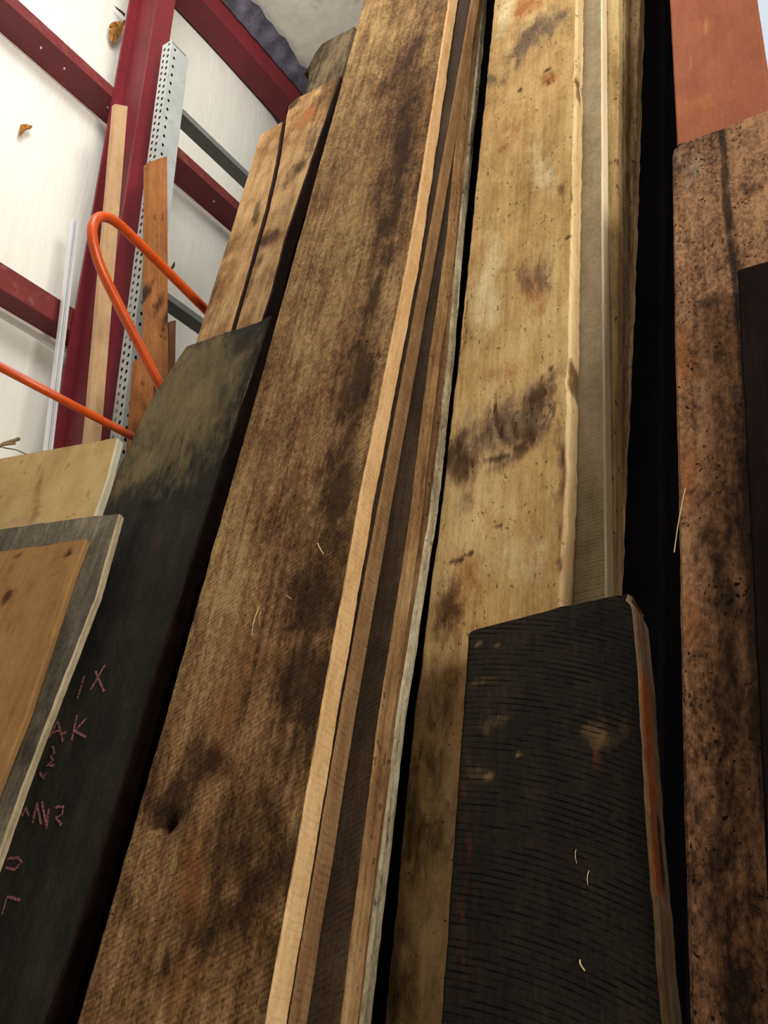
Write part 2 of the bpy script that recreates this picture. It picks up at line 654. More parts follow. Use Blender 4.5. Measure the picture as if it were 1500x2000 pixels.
g1, gz1 = girt('wall_girt', 268, 213, 0.15, 0.06, -2.0, 7.0, 'dark red steel girt running high across the white wall behind the column')
g2, gz2 = girt('wall_girt', 192, 633, 0.13, 0.11, -2.0, 7.0, 'dusty red steel girt low on the wall with white tape under it', lip=True)
# little bright screw heads on the upper girt
M_screw = plain('screw_head', (215, 210, 205), 0.4, 0.6)
for px, py in ((85, 71), (130, 113), (215, 186), (421, 364)):
    p = at_x(px, py, WX + 0.09)
    bm = bmesh.new()
    bmesh.ops.create_cone(bm, cap_ends=True, segments=8, radius1=0.006, radius2=0.004, depth=0.006)
    s = from_bm('screw', bm, M_screw, g1)
    s.matrix_parent_inverse = Matrix.Translation(-g1.location)
    s.location = (WX + 0.09, p.y, gz1 - 0.003)
    s.rotation_euler = (math.pi, 0, 0)

# column: inner flange facing the room, web seen from the camera side
ca = at_x(277, 0, WX + 0.13)
xo, xi = WX + 0.155, WX + 0.37
yc0 = at_x(307, 0, xi).y
yc1 = at_x(343, 0, xi).y
cw = yc1 - yc0
col_e = empty('steel_column', (0.5 * (xo + xi), 0.5 * (yc0 + yc1), 0))
for nm, b, m in (('inner_flange', (xi - 0.012, xi, yc0, yc1), M_red), ('outer_flange', (xo, xo + 0.012, yc0, yc1), M_red),
                 ('web', (xo + 0.0125, xi - 0.0125, 0.5 * (yc0 + yc1) - 0.005, 0.5 * (yc0 + yc1) + 0.005), M_red)):
    bm = bmesh.new()
    bm_box(bm, *b, 0.0, ROOF_Z - 0.02)
    p = from_bm(nm, bm, m, col_e)
    p.matrix_parent_inverse = Matrix.Translation(-col_e.location)
tag(col_e, 'dark red steel I-beam column standing against the white wall', 'column')

# eave strut and the crumpled foil edge above it
es = at_x(500, 105, WX + 0.16)
e = empty('eave_strut', (WX + 0.1, 2.0, es.z))
bm = bmesh.new()
bm_box(bm, WX + 0.155, WX + 0.16, -2.0, 7.5, es.z - 0.05, es.z + 0.12)
bm_box(bm, WX + 0.002, WX + 0.1545, -2.0, 7.5, es.z - 0.05, es.z - 0.045)
from_bm('channel', bm, M_red, e).matrix_parent_inverse = Matrix.Translation(-e.location)
tag(e, 'dark red eave strut along the top of the white wall under the roof', 'beam')
bm = bmesh.new()
prev = None
for i in range(380):
    y = -1.0 + i * 0.02
    dz = 0.012 * nz(y * 9, 2.0) + 0.010 * math.sin(y * 52)
    row = [bm.verts.new((WX + 0.17, y, es.z + 0.085 + dz * 0.4)),
           bm.verts.new((WX + 0.215 + 0.015 * nz(y * 6, 1), y, es.z + 0.135 + dz)),
           bm.verts.new((WX + 0.27 + 0.03 * nz(y * 5, 7.0), y, es.z + 0.165 + dz))]
    if prev:
        bm.faces.new((prev[0], row[0], row[1], prev[1]))
        bm.faces.new((prev[1], row[1], row[2], prev[2]))
    prev = row
bmesh.ops.solidify(bm, geom=bm.faces[:], thickness=0.004)
tag(from_bm('foil_strip', bm, M_foil, None, True), 'crumpled blue-grey foil strip between red eave strut and ceiling', 'foil')
CEIL = bpy.data.objects['ceiling']
CEIL.location.z = (es.z + 0.19) - (ROOF_Z + 0.02)

M_sky = NT('translucent_roof_panel')
_em = M_sky.node('ShaderNodeEmission')
_em.inputs[0].default_value = (0.84, 0.92, 1.0, 1)
_em.inputs[1].default_value = 0.85
M_sky.t.links.new(_em.outputs[0], M_sky.out.inputs[0])
_zc = es.z + 0.18
_w = CAM + ray(1492, 60) * ((_zc - CAM.z) / ray(1492, 60).z)
slab('window_1', _w.x - 0.5, _w.x + 0.9, _w.y - 0.6, _w.y + 1.6, _zc - 0.012, _zc, M_sky.mat, 'bright translucent daylight panel in the roof, upper right')

# tears in the facing
M_tear = plain('exposed_brown_insulation', (176, 128, 66), 0.9, 0, 0.3, 30, 0.5, (90, 60, 34), 0.6)
M_tear_dark = plain('torn_paper_edge', (92, 76, 58), 0.9, 0, 0.3, 30, 0.4)


def patch(name, pts, m, lift):
    bm = bmesh.new()
    ps = [at_x(px, py, WX + 0.012) for px, py in pts]
    c = sum(ps, Vector()) / len(ps)
    vs = [bm.verts.new(p) for p in ps]
    k = bm.verts.new(c + Vector((lift, 0, 0)))
    for i in range(len(vs)):
        bm.faces.new((vs[i], vs[(i + 1) % len(vs)], k))
    bmesh.ops.solidify(bm, geom=bm.faces[:], thickness=0.003)
    return from_bm(name, bm, m, wall_left)


patch('torn_patch', [(214, 48), (220, 43), (232, 41), (243, 44), (240, 60), (232, 74), (222, 84), (215, 78), (212, 62)], M_tear, 0.012)
patch('torn_flap', [(240, 40), (247, 39), (253, 46), (250, 55), (244, 52)], M_tear_dark, 0.02)
patch('torn_flap', [(222, 10), (230, 17), (245, 27), (243, 33), (238, 27), (227, 17)], M_tear_dark, 0.01)
patch('torn_patch', [(40, 243), (52, 242), (64, 246), (60, 252), (50, 254), (42, 262), (36, 266), (38, 254)], M_tear, 0.008)
patch('torn_flap', [(100, 655), (109, 657), (107, 670), (102, 667)], M_tear_dark, 0.01)
patch('torn_flap', [(123, 838), (128, 834), (133, 848), (120, 846)], M_tear_dark, 0.01)
patch('torn_flap', [(334, 522), (341, 510), (339, 524), (331, 529)], M_tear_dark, 0.02)
# ------------------------------------------------------------------ things leaning on the left wall
M_galv = plain('grey_painted_rack_steel', (178, 184, 184), 0.45, 0.25, 0.06, 8.0, 0.05, (140, 140, 134), 0.35)
M_galv_dark = plain('dull_rack_beam', (120, 122, 120), 0.5, 0.3, 0.08)
M_inside = plain('shaded_rack_inside', (60, 62, 62), 0.7, 0.0, 0.1)


def perforated(bm, o, du, dv, wu, length, cols, pitch, hr, stagger):
    """a sheet in the du/dv plane with real octagonal holes; hole columns at the u positions in cols"""
    cell = pitch
    rows = int(length / cell)
    edges = [0.0]
    for c in cols:
        edges += [c - hr * 1.5, c + hr * 1.5]
    edges.append(wu)

    def P(u, v):
        return bm.verts.new(o + du * u + dv * v)
    for i in range(len(edges) - 1):
        a, b = edges[i], edges[i + 1]
        hole = i % 2 == 1
        if not hole:
            bm.faces.new((P(a, 0), P(b, 0), P(b, rows * cell), P(a, rows * cell)))
            continue
        c = 0.5 * (a + b)
        sh = stagger[i // 2] * cell
        if sh > 0:
            bm.faces.new((P(a, 0), P(b, 0), P(b, sh), P(a, sh)))
        for r in range(rows - (1 if sh > 0 else 0)):
            z0 = r * cell + sh
            zc = z0 + cell / 2
            k = hr * 0.414
            ho = [P(c - k, zc - hr * 1.35), P(c + k, zc - hr * 1.35), P(c + hr, zc - k), P(c + hr, zc + k),
                  P(c + k, zc + hr * 1.35), P(c - k, zc + hr * 1.35), P(c - hr, zc + k), P(c - hr, zc - k)]
            q = [P(a, z0), P(b, z0), P(b, z0 + cell), P(a, z0 + cell)]
            bm.faces.new((q[0], q[1], ho[1], ho[0]))
            bm.faces.new((q[1], ho[2], ho[1]))
            bm.faces.new((q[1], q[2], ho[3], ho[2]))
            bm.faces.new((q[2], ho[4], ho[3]))
            bm.faces.new((q[2], q[3], ho[5], ho[4]))
            bm.faces.new((q[3], ho[6], ho[5]))
            bm.faces.new((q[3], q[0], ho[7], ho[6]))
            bm.faces.new((q[0], ho[0], ho[7]))
        if sh > 0:
            z0 = (rows - 1) * cell + sh
            bm.faces.new((P(a, z0), P(b, z0), P(b, rows * cell), P(a, rows * cell)))


def rack():
    X = WX + 0.52
    a, b = at_x(337, 74, X), at_x(238, 838, X)       # near arris of the upright
    ax = (a - b).normalized()
    foot = b - ax * (b.z / ax.z)
    L = (a - foot).length
    dy = (Vector((0, 1, 0)) - ax * ax.y).normalized()
    e = empty('rack_frame', foot)
    bm = bmesh.new()
    W1, W2 = 0.060, 0.105
    perforated(bm, Vector((-W1, 0, 0)), BX, ax, W1, L, [0.016, 0.043], 0.036, 0.0065, [0.5, 0.0])
    perforated(bm, Vector((0, 0, 0)), dy, ax, W2, L, [0.022], 0.05, 0.006, [0.0])
    up = from_bm('upright', bm, M_galv, e)
    bm = bmesh.new()
    sec = [(-W1 + 0.004, 0.012), (-0.012, 0.012), (-0.012, W2 - 0.004), (-W1 + 0.004, W2 - 0.004)]
    r0 = [bm.verts.new(BX * s + dy * t) for s, t in sec]
    r1 = [bm.verts.new(BX * s + dy * t + ax * (L - 0.004)) for s, t in sec]
    for i in range(4):
        j = (i + 1) % 4
        bm.faces.new((r0[i], r0[j], r1[j], r1[i]))
    bm.faces.new(list(reversed(r0)))
    bm.faces.new(r1)
    bmesh.ops.recalc_face_normals(bm, faces=bm.faces)
    from_bm('hole_backing', bm, M_inside, e)  # dark box added behind the holes, inside shade put into its colour
    for (p, q, h) in (((347, 207), (482, 333), 0.05), ((330, 577), (395, 622), 0.05)):
        A, B = at_x(*p, X), at_x(*q, X)
        z = 0.5 * (A.z + B.z)
        bm = bmesh.new()
        y0 = A.y - 0.02
        bm_box(bm, X - 0.006, X - 0.001, y0, 5.5, z - 0.022, z + 0.008)
        bm_box(bm, X - 0.07, X - 0.0065, y0, 5.5, z - 0.022, z - 0.017)
        o = from_bm('beam', bm, M_galv_dark, e)
        o.matrix_parent_inverse = Matrix.Translation(-foot)
    tag(e, 'grey perforated steel rack upright with rails, beside the red column', 'rack')


rack()

M_slat = wood('pale_pine', (160, 124, 88), (184, 148, 110), (200, 166, 128), 3.0, blotch=0.3, grain=0.3, bump=0.15)
M_stud = wood('orange_brown_stud', (116, 70, 38), (152, 97, 54), (172, 120, 74), 5.0, blotch=0.5, speck=0.5, speck_scale=40,
              stain=(40, 30, 26), bump=0.25)
M_stud_edge = wood('pale_stud_edge', (190, 150, 104), (206, 170, 124), (216, 182, 140), 6.0, bump=0.15)


def wall_stick(name, tl, tr, bl, br, x_top, x_bot, th, mats, label, cat, marks=()):
    """a long stick leaning on the wall framing, given by the corners of its visible length"""
    A, B = at_x(*tl, x_top), at_x(*bl, x_bot)
    A2, B2 = at_x(*tr, x_top), at_x(*br, x_bot)
    Z = (A - B).normalized()
    w = 0.5 * ((A2 - A) - Z * (A2 - A).dot(Z)).length + 0.5 * ((B2 - B) - Z * (B2 - B).dot(Z)).length
    X = ((A2 - A) - Z * (A2 - A).dot(Z)).normalized()
    Y = Z.cross(X).normalized()
    foot = B - Z * (B.z / Z.z)
    L = (A - foot).length
    drop = (A2 - A).dot(Z)
    n = 60
    verts, wear = [], []
    for i in range(n + 1):
        t = i / n
        for s, y in ((0.0, 0.0), (0.5, 0.0), (1.0, 0.0), (1.0, th), (0.0, th)):
            z = t * (L + drop * s)
            verts.append((s * w + 0.0012 * nz(z * 6, s, 3.0), y, z))
            k = 0.0
            for m0, m1, amt in marks:
                if m0 < L - z < m1:
                    k = amt
            wear.append((k, 0, 0, 0))
    faces = [(i * 5 + k, i * 5 + (k + 1) % 5, (i + 1) * 5 + (k + 1) % 5, (i + 1) * 5 + k) for i in range(n) for k in range(5)]
    mi = [0 if k != 2 else 1 for i in range(n) for k in range(5)]
    faces += [(4, 3, 2, 1, 0), tuple(n * 5 + k for k in range(5))]
    mi += [0, 0]
    me = bpy.data.meshes.new(name)
    me.from_pydata(verts, [], faces)
    at = me.attributes.new('wear', 'FLOAT_COLOR', 'POINT')
    at.data.foreach_set('color', [c for q in wear for c in q])
    o = link_mesh(name, me, mats)
    me.polygons.foreach_set('material_index', mi)
    M = Matrix(((X.x, Y.x, Z.x, 0), (X.y, Y.y, Z.y, 0), (X.z, Y.z, Z.z, 0), (0, 0, 0, 1)))
    low = min((M @ Vector(v)).z for v in verts[:5])
    M.translation = foot - Z * (foot.z + low - 0.001 if False else 0)
    o.matrix_world = M
    return tag(o, label, cat)


wall_stick('pine_batten', (225, 203), (250, 208), (168, 863), (196, 863), WX + 0.385, WX + 0.44, 0.02, [M_slat, M_slat],
           'pale pine batten leaning on the red column, top below the upper girt', 'batten')
wall_stick('wooden_stud', (290, 317), (324, 303), (288, 720), (329, 720), WX + 0.62, WX + 0.70, 0.03, [M_stud, M_stud_edge],
           'orange-brown wooden stud with dark marks in front of the perforated upright', 'stud', ((0.62, 0.68, 1.0),))
wall_stick('wooden_offcut', (268, 700), (300, 690), (258, 850), (296, 850), WX + 0.74, WX + 0.80, 0.03, [M_stud, M_stud_edge],
           'short brown stud low behind the charcoal plank, left of the taller stud', 'stud')
M_brown = wood('dark_brown_lath', (80, 52, 36), (108, 72, 50), (128, 90, 62), 8.0, bump=0.2)
wall_stick('wooden_lath', (331, 628), (343, 625), (329, 720), (342, 720), WX + 0.55, WX + 0.6, 0.02, [M_brown, M_brown],
           'thin dark brown lath peeping out right of the orange-brown stud', 'lath')

# aluminium track
M_alu = plain('bright_aluminium', (222, 226, 230), 0.35, 0.35, 0.04, 10.0, 0.02)
M_alu_dark = plain('track_groove', (70, 76, 80), 0.5, 0.5, 0.05)


def track():
    A, B = at_x(143, 425, WX + 0.17), at_x(90, 870, WX + 0.30)
    A2 = at_x(159, 420, WX + 0.17)
    ax = (A - B).normalized()
    foot = B - ax * (B.z / ax.z)
    e = empty('aluminium_track', foot)
    w = 0.8 * (A2 - A - ax * (A2 - A).dot(ax)).length
    sec = [(0, 0), (w * .30, 0), (w * .30, .014), (w * .42, .014), (w * .42, 0), (w * .55, 0), (w * .55, .014), (w * .62, .014),
           (w * .62, 0), (w, 0), (w, .02), (0, .02)]
    bm = bmesh.new()
    side = (A2 - A)
    bm_sweep(bm, [(a, b) for a, b in sec], Vector((0, 0, 0)), A - foot, side)
    bmesh.ops.recalc_face_normals(bm, faces=bm.faces)
    from_bm('profile', bm, M_alu, e)
    ss = (side - ax * side.dot(ax)).normalized()
    tt = ax.cross(ss)
    for u0, u1 in ((.31, .41), (.555, .615)):
        bm = bmesh.new()
        bm_sweep(bm, [(w * u0, .009), (w * u1, .009), (w * u1, .0138), (w * u0, .0138)], Vector((0, 0, 0)), A - foot, side)
        bmesh.ops.recalc_face_normals(bm, faces=bm.faces)
        from_bm('groove_liner', bm, M_alu_dark, e)
    tag(e, 'silver aluminium double track leaning upright on the white wall', 'track')


track()

# orange tube frame
M_orange = plain('orange_enamel', (206, 80, 24), 0.35, 0.0, 0.10, 14.0, 0.05, (140, 44, 14), 0.35, 0.5)


def smooth_path(pts, n=8):
    out = []
    for i in range(len(pts) - 1):
        p0, p1, p2, p3 = pts[max(i - 1, 0)], pts[i], pts[i + 1], pts[min(i + 2, len(pts) - 1)]
        for k in range(n):
            t = k / n
            out.append(0.5 * ((2 * p1) + (p2 - p0) * t + (2 * p0 - 5 * p1 + 4 * p2 - p3) * t * t + (3 * p1 - p0 - 3 * p2 + p3) * t ** 3))
    out.append(pts[-1])
    return out


def cart():
    X = WX + 0.92
    e = empty('tube_cart', (X, 1.6, 0))
    hoop = [at_x(px, py, X) for px, py in ((470, 672), (400, 603), (310, 513), (262, 466), (232, 438), (213, 426), (195, 424), (183, 436),
                                           (180, 458), (186, 490), (202, 535), (245, 622), (312, 752), (372, 870))]
    d = (hoop[-1] - hoop[-2]).normalized()
    hoop.append(hoop[-1] + d * 0.35)
    o = from_bm('hoop', tube_bm(smooth_path(hoop, 6), 0.0165, 18), M_orange, e, True)
    rails = []
    for (a, b), x in ((((-60, 683), (262, 856)), X + 0.0), (((190, 968), (300, 1012)), X + 0.12)):
        A, B = at_x(*a, x), at_x(*b, x)
        A.z = B.z = 0.5 * (A.z + B.z)
        rails.append(from_bm('rail', tube_bm([A, B + (B - A).normalized() * 0.25], 0.0125, 16), M_orange, e, True))
    # posts down to the floor, hidden behind the boards
    p = at_x(330, 880, X)
    rails.append(from_bm('post', tube_bm([Vector((p.x, p.y, 0.0)), Vector((p.x, p.y, p.z + 0.02))], 0.0125, 12), M_orange, e, True))
    for q in [o] + rails:
        q.matrix_parent_inverse = Matrix.Translation(-e.location)
    tag(e, 'orange tubular steel cart frame with a bent hoop handle and side rail', 'cart')


cart()

# ------------------------------------------------------------------ timber: materials
PI = math.pi
M_G = wood('walnut_brown_rough_sawn', (72, 49, 28), (128, 95, 58), (172, 138, 92), 1.0, blotch=0.55, grain=0.40, fine=0.5, contrast=1.6,
           saw=0.20, saw_freq=600, saw_slope=-0.55, speck=0.35, speck_scale=70, stain=(44, 28, 20), pale=(178, 144, 94), rust=(142, 94, 52),
           grey=(108, 92, 68), bump=0.8)
M_edge = wood('fresh_sawn_edge', (166, 124, 80), (200, 160, 112), (216, 182, 138), 2.0, blotch=0.25, grain=0.25, fine=0.3, saw=0.10,
              saw_freq=520, saw_slope=3.0, bump=0.25, stain=(96, 60, 32))
M_dim_face = wood('dark_brown_face', (40, 31, 26), (64, 50, 40), (90, 72, 55), 4.0, saw=0.3, saw_freq=600, saw_slope=-0.5, stain=(40, 30, 24))
M_edge2 = wood('brown_sawn_edge', (84, 58, 36), (124, 92, 60), (154, 120, 82), 7.0, blotch=0.4, saw=0.3, saw_freq=520, saw_slope=2.0, bump=0.3)
M_edge3 = wood('streaked_edge', (84, 56, 34), (132, 98, 62), (166, 134, 94), 9.0, blotch=0.6, grain=0.5, contrast=1.3, speck=0.5,
               speck_scale=60, bump=0.5)
M_edge_white = wood('whitish_mossy_edge', (70, 64, 46), (140, 130, 104), (188, 180, 154), 10.0, blotch=0.8, contrast=1.6, speck=0.6,
                    speck_scale=50, bump=0.6)
M_K = wood('honey_oak_face', (146, 110, 64), (192, 155, 100), (218, 188, 138), 11.0, blotch=0.6, grain=0.3, fine=0.25, contrast=1.1,
           speck=0.5, speck_scale=70, stain=(66, 46, 34), pale=(222, 200, 154), rust=(172, 106, 54), grey=(126, 104, 80), freq=0.9)
M_K_edge = wood('pale_oak_edge', (190, 152, 100), (222, 190, 140), (234, 208, 162), 12.0, blotch=0.4, speck=0.5, speck_scale=55, bump=0.35,
                stain=(90, 60, 36))
M_L = wood('grey_band_sawn_face', (128, 114, 86), (158, 143, 112), (178, 164, 134), 13.0, blotch=0.35, grain=0.12, fine=0.25, saw=0.30,
           saw_freq=760, saw_slope=-0.12, bump=0.25)
M_L_edge = wood('cream_edge', (206, 188, 146), (224, 208, 170), (236, 222, 190), 14.0, blotch=0.3, bump=0.2)
M_Mo = wood('tan_rough_face', (140, 112, 70), (182, 152, 102), (206, 180, 132), 15.0, blotch=0.6, grain=0.6, contrast=1.3, speck=0.6, speck_scale=60)
M_D = wood('charcoal_old_face', (24, 24, 23), (42, 41, 37), (62, 57, 48), 16.0, blotch=0.6, grain=0.2, fine=0.35, stain=(20, 18, 18),
           pale=(116, 102, 74), rust=(80, 60, 46), grey=(88, 80, 60), bump=0.35)
M_D_edge = wood('dark_maroon_edge', (34, 22, 20), (46, 30, 26), (58, 40, 32), 17.0, bump=0.2)
M_E = wood('tawny_face', (86, 58, 36), (146, 108, 68), (188, 150, 104), 18.0, blotch=0.9, contrast=1.6, stain=(58, 36, 24), pale=(206, 170, 118),
           rust=(172, 106, 56), grey=(150, 122, 96), bump=0.45)
M_E3 = wood('mossy_dark_face', (36, 29, 21), (70, 59, 42), (116, 100, 72), 19.0, blotch=0.9, contrast=1.8, bump=0.9, stain=(44, 34, 26))
M_A = wood('pale_sheet_face', (150, 118, 72), (176, 146, 96), (190, 164, 116), 20.0, blotch=0.6, grain=0.15, contrast=0.9, speck=0.3, speck_scale=30,
           bump=0.15, rust=(148, 96, 54), grey=(158, 150, 128))
M_A_edge = wood('grey_sheet_edge', (150, 142, 120), (176, 168, 146), (192, 186, 166), 21.0, bump=0.2)
M_B = wood('orange_tan_panel', (116, 80, 44), (148, 108, 64), (168, 130, 84), 22.0, blotch=0.6, grain=0.25, contrast=0.85, bump=0.15,
           stain=(52, 34, 24), rust=(128, 74, 38))
M_C = wood('dusty_grey_board', (58, 54, 48), (100, 93, 80), (142, 132, 114), 23.0, blotch=0.7, contrast=1.2, bump=0.6, stain=(54, 46, 40))
M_C_edge = wood('weathered_ply_edge', (120, 106, 80), (160, 146, 116), (184, 172, 144), 24.0, blotch=0.7, contrast=1.4, bump=0.7)
M_P = wood('charred_band_sawn_face', (20, 17, 16), (36, 31, 28), (54, 46, 39), 25.0, blotch=0.55, grain=0.2, fine=0.35, contrast=1.1, saw=0.85,
           saw_freq=600, saw_slope=0.34, saw_curve=0.7, saw_wob=4.0, saw_len=7.0, stain=(18, 16, 16), pale=(116, 92, 62), rust=(120, 62, 40), grey=(60, 60, 54), bump=0.6)
M_P_edge = wood('split_grey_edge', (110, 88, 66), (168, 142, 110), (198, 172, 138), 26.0, blotch=0.6, grain=0.7, contrast=1.5, bump=0.8,
                rust=(232, 128, 58), stain=(40, 22, 16), pale=(240, 190, 120))
M_R = wood('smooth_red_brown_face', (128, 66, 42), (152, 84, 56), (170, 102, 70), 27.0, blotch=0.5, grain=0.25, fine=0.3, contrast=0.8, bump=0.12,
           rust=(180, 108, 62), pale=(204, 150, 112), rough=0.6)
M_S = wood('rusty_pitted_face', (64, 45, 34), (130, 93, 65), (172, 128, 90), 28.0, blotch=0.55, grain=0.3, fine=0.6, contrast=1.8, speck=0.95,
           speck_scale=120, stain=(40, 30, 26), rust=(168, 104, 58), grey=(150, 132, 108), bump=0.6)
M_T = wood('very_dark_face', (14, 9, 11), (24, 17, 17), (36, 27, 24), 29.0, bump=0.3, rough=0.95, spec=0.05)
M_black = wood('gap_shade_face', (5, 4, 6), (8, 6, 9), (13, 10, 12), 30.0, bump=0.2, rough=1.0, spec=0.02)  # near-black stands for the shade in the gaps, put into the colour
M_N = wood('ragged_shaded_face', (92, 70, 46), (140, 112, 74), (176, 148, 104), 31.0, blotch=0.8, grain=0.7, contrast=1.7, speck=0.6, speck_scale=60, bump=0.8)  # darker version of the tan face, shade on these planks put into colour

# ------------------------------------------------------------------ timber: the central stack
fG = Frame(at_dist(708, 950, 1.75), vp(1165, -1621))
thG = fG.thick((708, 950), (737, 950))
TOPL = 5.35
plank('leaning_plank', fG, [(149, 2000), (321, 1400), (448, 950), (588, 450), (710, 0)],
      [(522, 2000), (628, 1400), (708, 950), (800, 500), (878, 0)], TOPL, thG, [M_G, M_edge],
      'broad brown rough-sawn plank, front of the central stack, pale edge along its right', nx=56, nside=6, step=0.011, edge_amp=0.0035,
      face_amp=0.0016, seed=1.0,
      wear_and_shade=[(775, 330, .045, .55, .03, 1.0, 0), (790, 120, .05, .25, -.4, .75, 0), (740, 560, .035, .3, 0, .95, 0),
             (690, 760, .05, .22, .1, .9, 0), (660, 960, .06, .18, .1, .9, 0), (620, 1150, .085, .16, .1, .95, 0), (585, 1330, .075, .12, .1, .9, 0),
             (370, 1240, .06, .05, .3, .75, 0), (330, 1575, .07, .05, 0, 1.0, 0), (520, 1560, .10, .09, .2, .85, 0), (480, 1780, .10, .10, .3, .75, 0),
             (300, 1900, .06, .05, 0, .7, 0), (400, 1500, .10, .04, .3, .8, 0), (470, 1640, .09, .08, .2, .8, 0), (390, 1830, .08, .05, .2, .6, 0), (600, 1420, .06, .12, 0, .9, 0), (550, 1680, .05, .12, 0, .85, 0), (250, 1780, .05, .05, .3, .5, 0), (560, 1030, .09, .06, .3, .5, 0), (560, 1900, .06, .1, 0, .7, 0), (690, 60, .10, .10, 0, .4, 1), (680, 430, .06, .3, 0, .6, 1),
             (640, 640, .05, .2, 0, .55, 1), (530, 900, .06, .12, .2, .35, 1), (470, 1290, .06, .12, .2, .5, 2), (430, 1400, .05, .1, .2, .6, 2),
             (380, 1720, .03, .14, .15, .7, 2), (330, 1960, .06, .07, 0, .7, 2), (840, 40, .03, .14, .5, .6, 2), (830, 200, .02, .2, 0, .7, 2)],
      strokes=[([(300, 1606), (330, 1600)], .012, 1, 0), ([(735, 690), (740, 700)], .006, .9, 0), ([(560, 1223), (575, 1226)], .006, 1, 0), ([(905, 30), (890, 38)], .01, 1, 0)],
      dents=[(316, 1610, .026, .016, .3, .035, .002)])
fH = fG.back(thG + .004)
plank('leaning_plank', fH, None, [(566, 2000), (667, 1400), (748, 950), (832, 500), (895, 150)], 5.0, .044, [M_dim_face, M_edge2],
      'dark plank second in the central stack, thin brown edge beside the palest edge', width=.36, nx=10, seed=2.0, edge_amp=.002)
fI = fH.back(.049)
plank('leaning_plank', fI, None, [(667, 2000), (743, 1400), (804, 1000), (841, 700), (876, 450), (918, 0)], TOPL + .2, .044, [M_dim_face, M_edge3],
      'third plank of the central stack, wide dark strip of face and tan streaked edge', width=.40, nx=18, seed=3.0, edge_amp=.003)
fJ = fI.back(.049)
plank('leaning_plank', fJ, None, [(706, 2000), (778, 1400), (842, 1000), (876, 700), (898, 450), (945, 0)], TOPL + .3, .030, [M_edge3, M_edge_white],
      'rearmost plank of the central stack with a whitish mossy edge by the black gap', width=.42, nx=14, seed=4.0, edge_amp=.004)

# ------------------------------------------------------------------ timber: the right-hand stack
dK = fJ.dist(914, 500) + .03
fK = Frame(at_dist(914, 500, dK), vp(1175, -2000))
thK = fK.thick((1118, 500), (1136, 500))
plank('leaning_plank', fK, [(964, 0), (914, 500), (858, 1000), (807, 1400), (748, 2000)], [(1128, 0), (1118, 500), (1107, 1000), (1092, 1250)],
      5.6, thK, [M_K, M_K_edge], 'honey-coloured plank with a rough dark knot, front of the stack beside the black gap', nx=48, nside=6, step=0.013,
      edge_amp=.005, face_amp=.0015, radius=.007, seed=6.0,
      wear_and_shade=[(1010, 815, .13, .085, .30, 1.0, 3), (960, 850, .10, .05, .2, .8, 3), (905, 900, .06, .05, .2, 1.0, 0), (1060, 765, .06, .05, .3, .75, 0),
             (1000, 885, .09, .03, .35, .8, 0), (1040, 850, .06, .05, .2, .6, 0), (985, 735, .06, .03, .3, .5, 2), (1040, 70, .12, .12, -.5, .9, 3),
             (1030, 15, .06, .08, -.5, .8, 2), (960, 150, .06, .05, 0, .8, 3), (985, 30, .04, .14, 0, .9, 1), (1060, 320, .04, .16, .25, .75, 1),
             (950, 560, .05, .22, 0, .85, 1), (1040, 560, .03, .2, .12, .6, 2), (1045, 530, .04, .10, .15, .6, 3), (1000, 250, .07, .12, .3, .4, 2),
             (1075, 145, .04, .04, 0, .9, 2), (960, 1010, .025, .08, .2, .7, 2), (900, 1150, .06, .09, .1, .6, 2), (1000, 1100, .08, .08, 0, .55, 1),
             (1080, 1120, .014, .04, 0, .9, 0), (1085, 1050, .010, .04, 0, .8, 0), (870, 1200, .04, .07, .1, .8, 0), (930, 960, .08, .05, 0, .45, 0),
             (850, 1350, .06, .12, .1, .6, 0), (820, 1600, .08, .20, .1, .7, 0), (780, 1850, .08, .15, .1, .7, 0), (1098, 900, .02, .14, 0, .8, 0), (1100, 380, .02, .03, 0, .7, 0)],  # dark blots low on the left: short plank's shadow painted in
      strokes=[([(968, 792), (972, 830), (980, 852)], .006, 1, 0), ([(948, 895), (985, 890), (1030, 865)], .006, 1, 0), ([(1055, 760), (1065, 770)], .008, 1, 0),
               ([(1060, 730), (1075, 722)], .006, 1, 0), ([(1065, 136), (1080, 133)], .006, 1, 0), ([(1070, 158), (1072, 161)], .007, 1, 0),
               ([(1015, 174), (1018, 178)], .006, 1, 0), ([(960, 1036), (978, 1030)], .006, 1, 0), ([(880, 1102), (900, 1098)], .007, 1, 0),
               ([(915, 1085), (925, 1075)], .006, 1, 0), ([(1075, 72), (1100, 64), (1125, 72)], .003, .8, 0), ([(1072, 135), (1130, 138)], .002, .6, 0),
               ([(1108, 462), (1110, 463)], .006, 1, 0), ([(1095, 478), (1093, 480)], .006, 1, 0), ([(1118, 392), (1122, 360)], .008, .9, 0),
               ([(912, 590), (905, 680), (890, 700)], .003, .7, 0)],
      dents=[(1000, 835, .09, .06, .35, -.004, .009), (1120, 760, .03, .02, 0, 0, .006)],
      chips=[(1128, 150, 'r', .03, .004), (1120, 740, 'r', .03, .005)],
      side_wears=[((1130, 140), (1130, 190), .9, 0, 0, .5), ((1120, 700), (1120, 760), .9, 0, 0, 1)])
fL = fK.back(thK + .004)
thL = fL.thick((1178, 500), (1190, 500))
plank('leaning_plank', fL, None, [(1176, 0), (1178, 500), (1185, 1150)], 5.7, thL, [M_L, M_L_edge],
      'grey band-sawn plank behind the honey-coloured one, cream edge', width=.24, nx=16, seed=7.0, edge_amp=.0012, step=.03)
fM = fL.back(thL + .004)
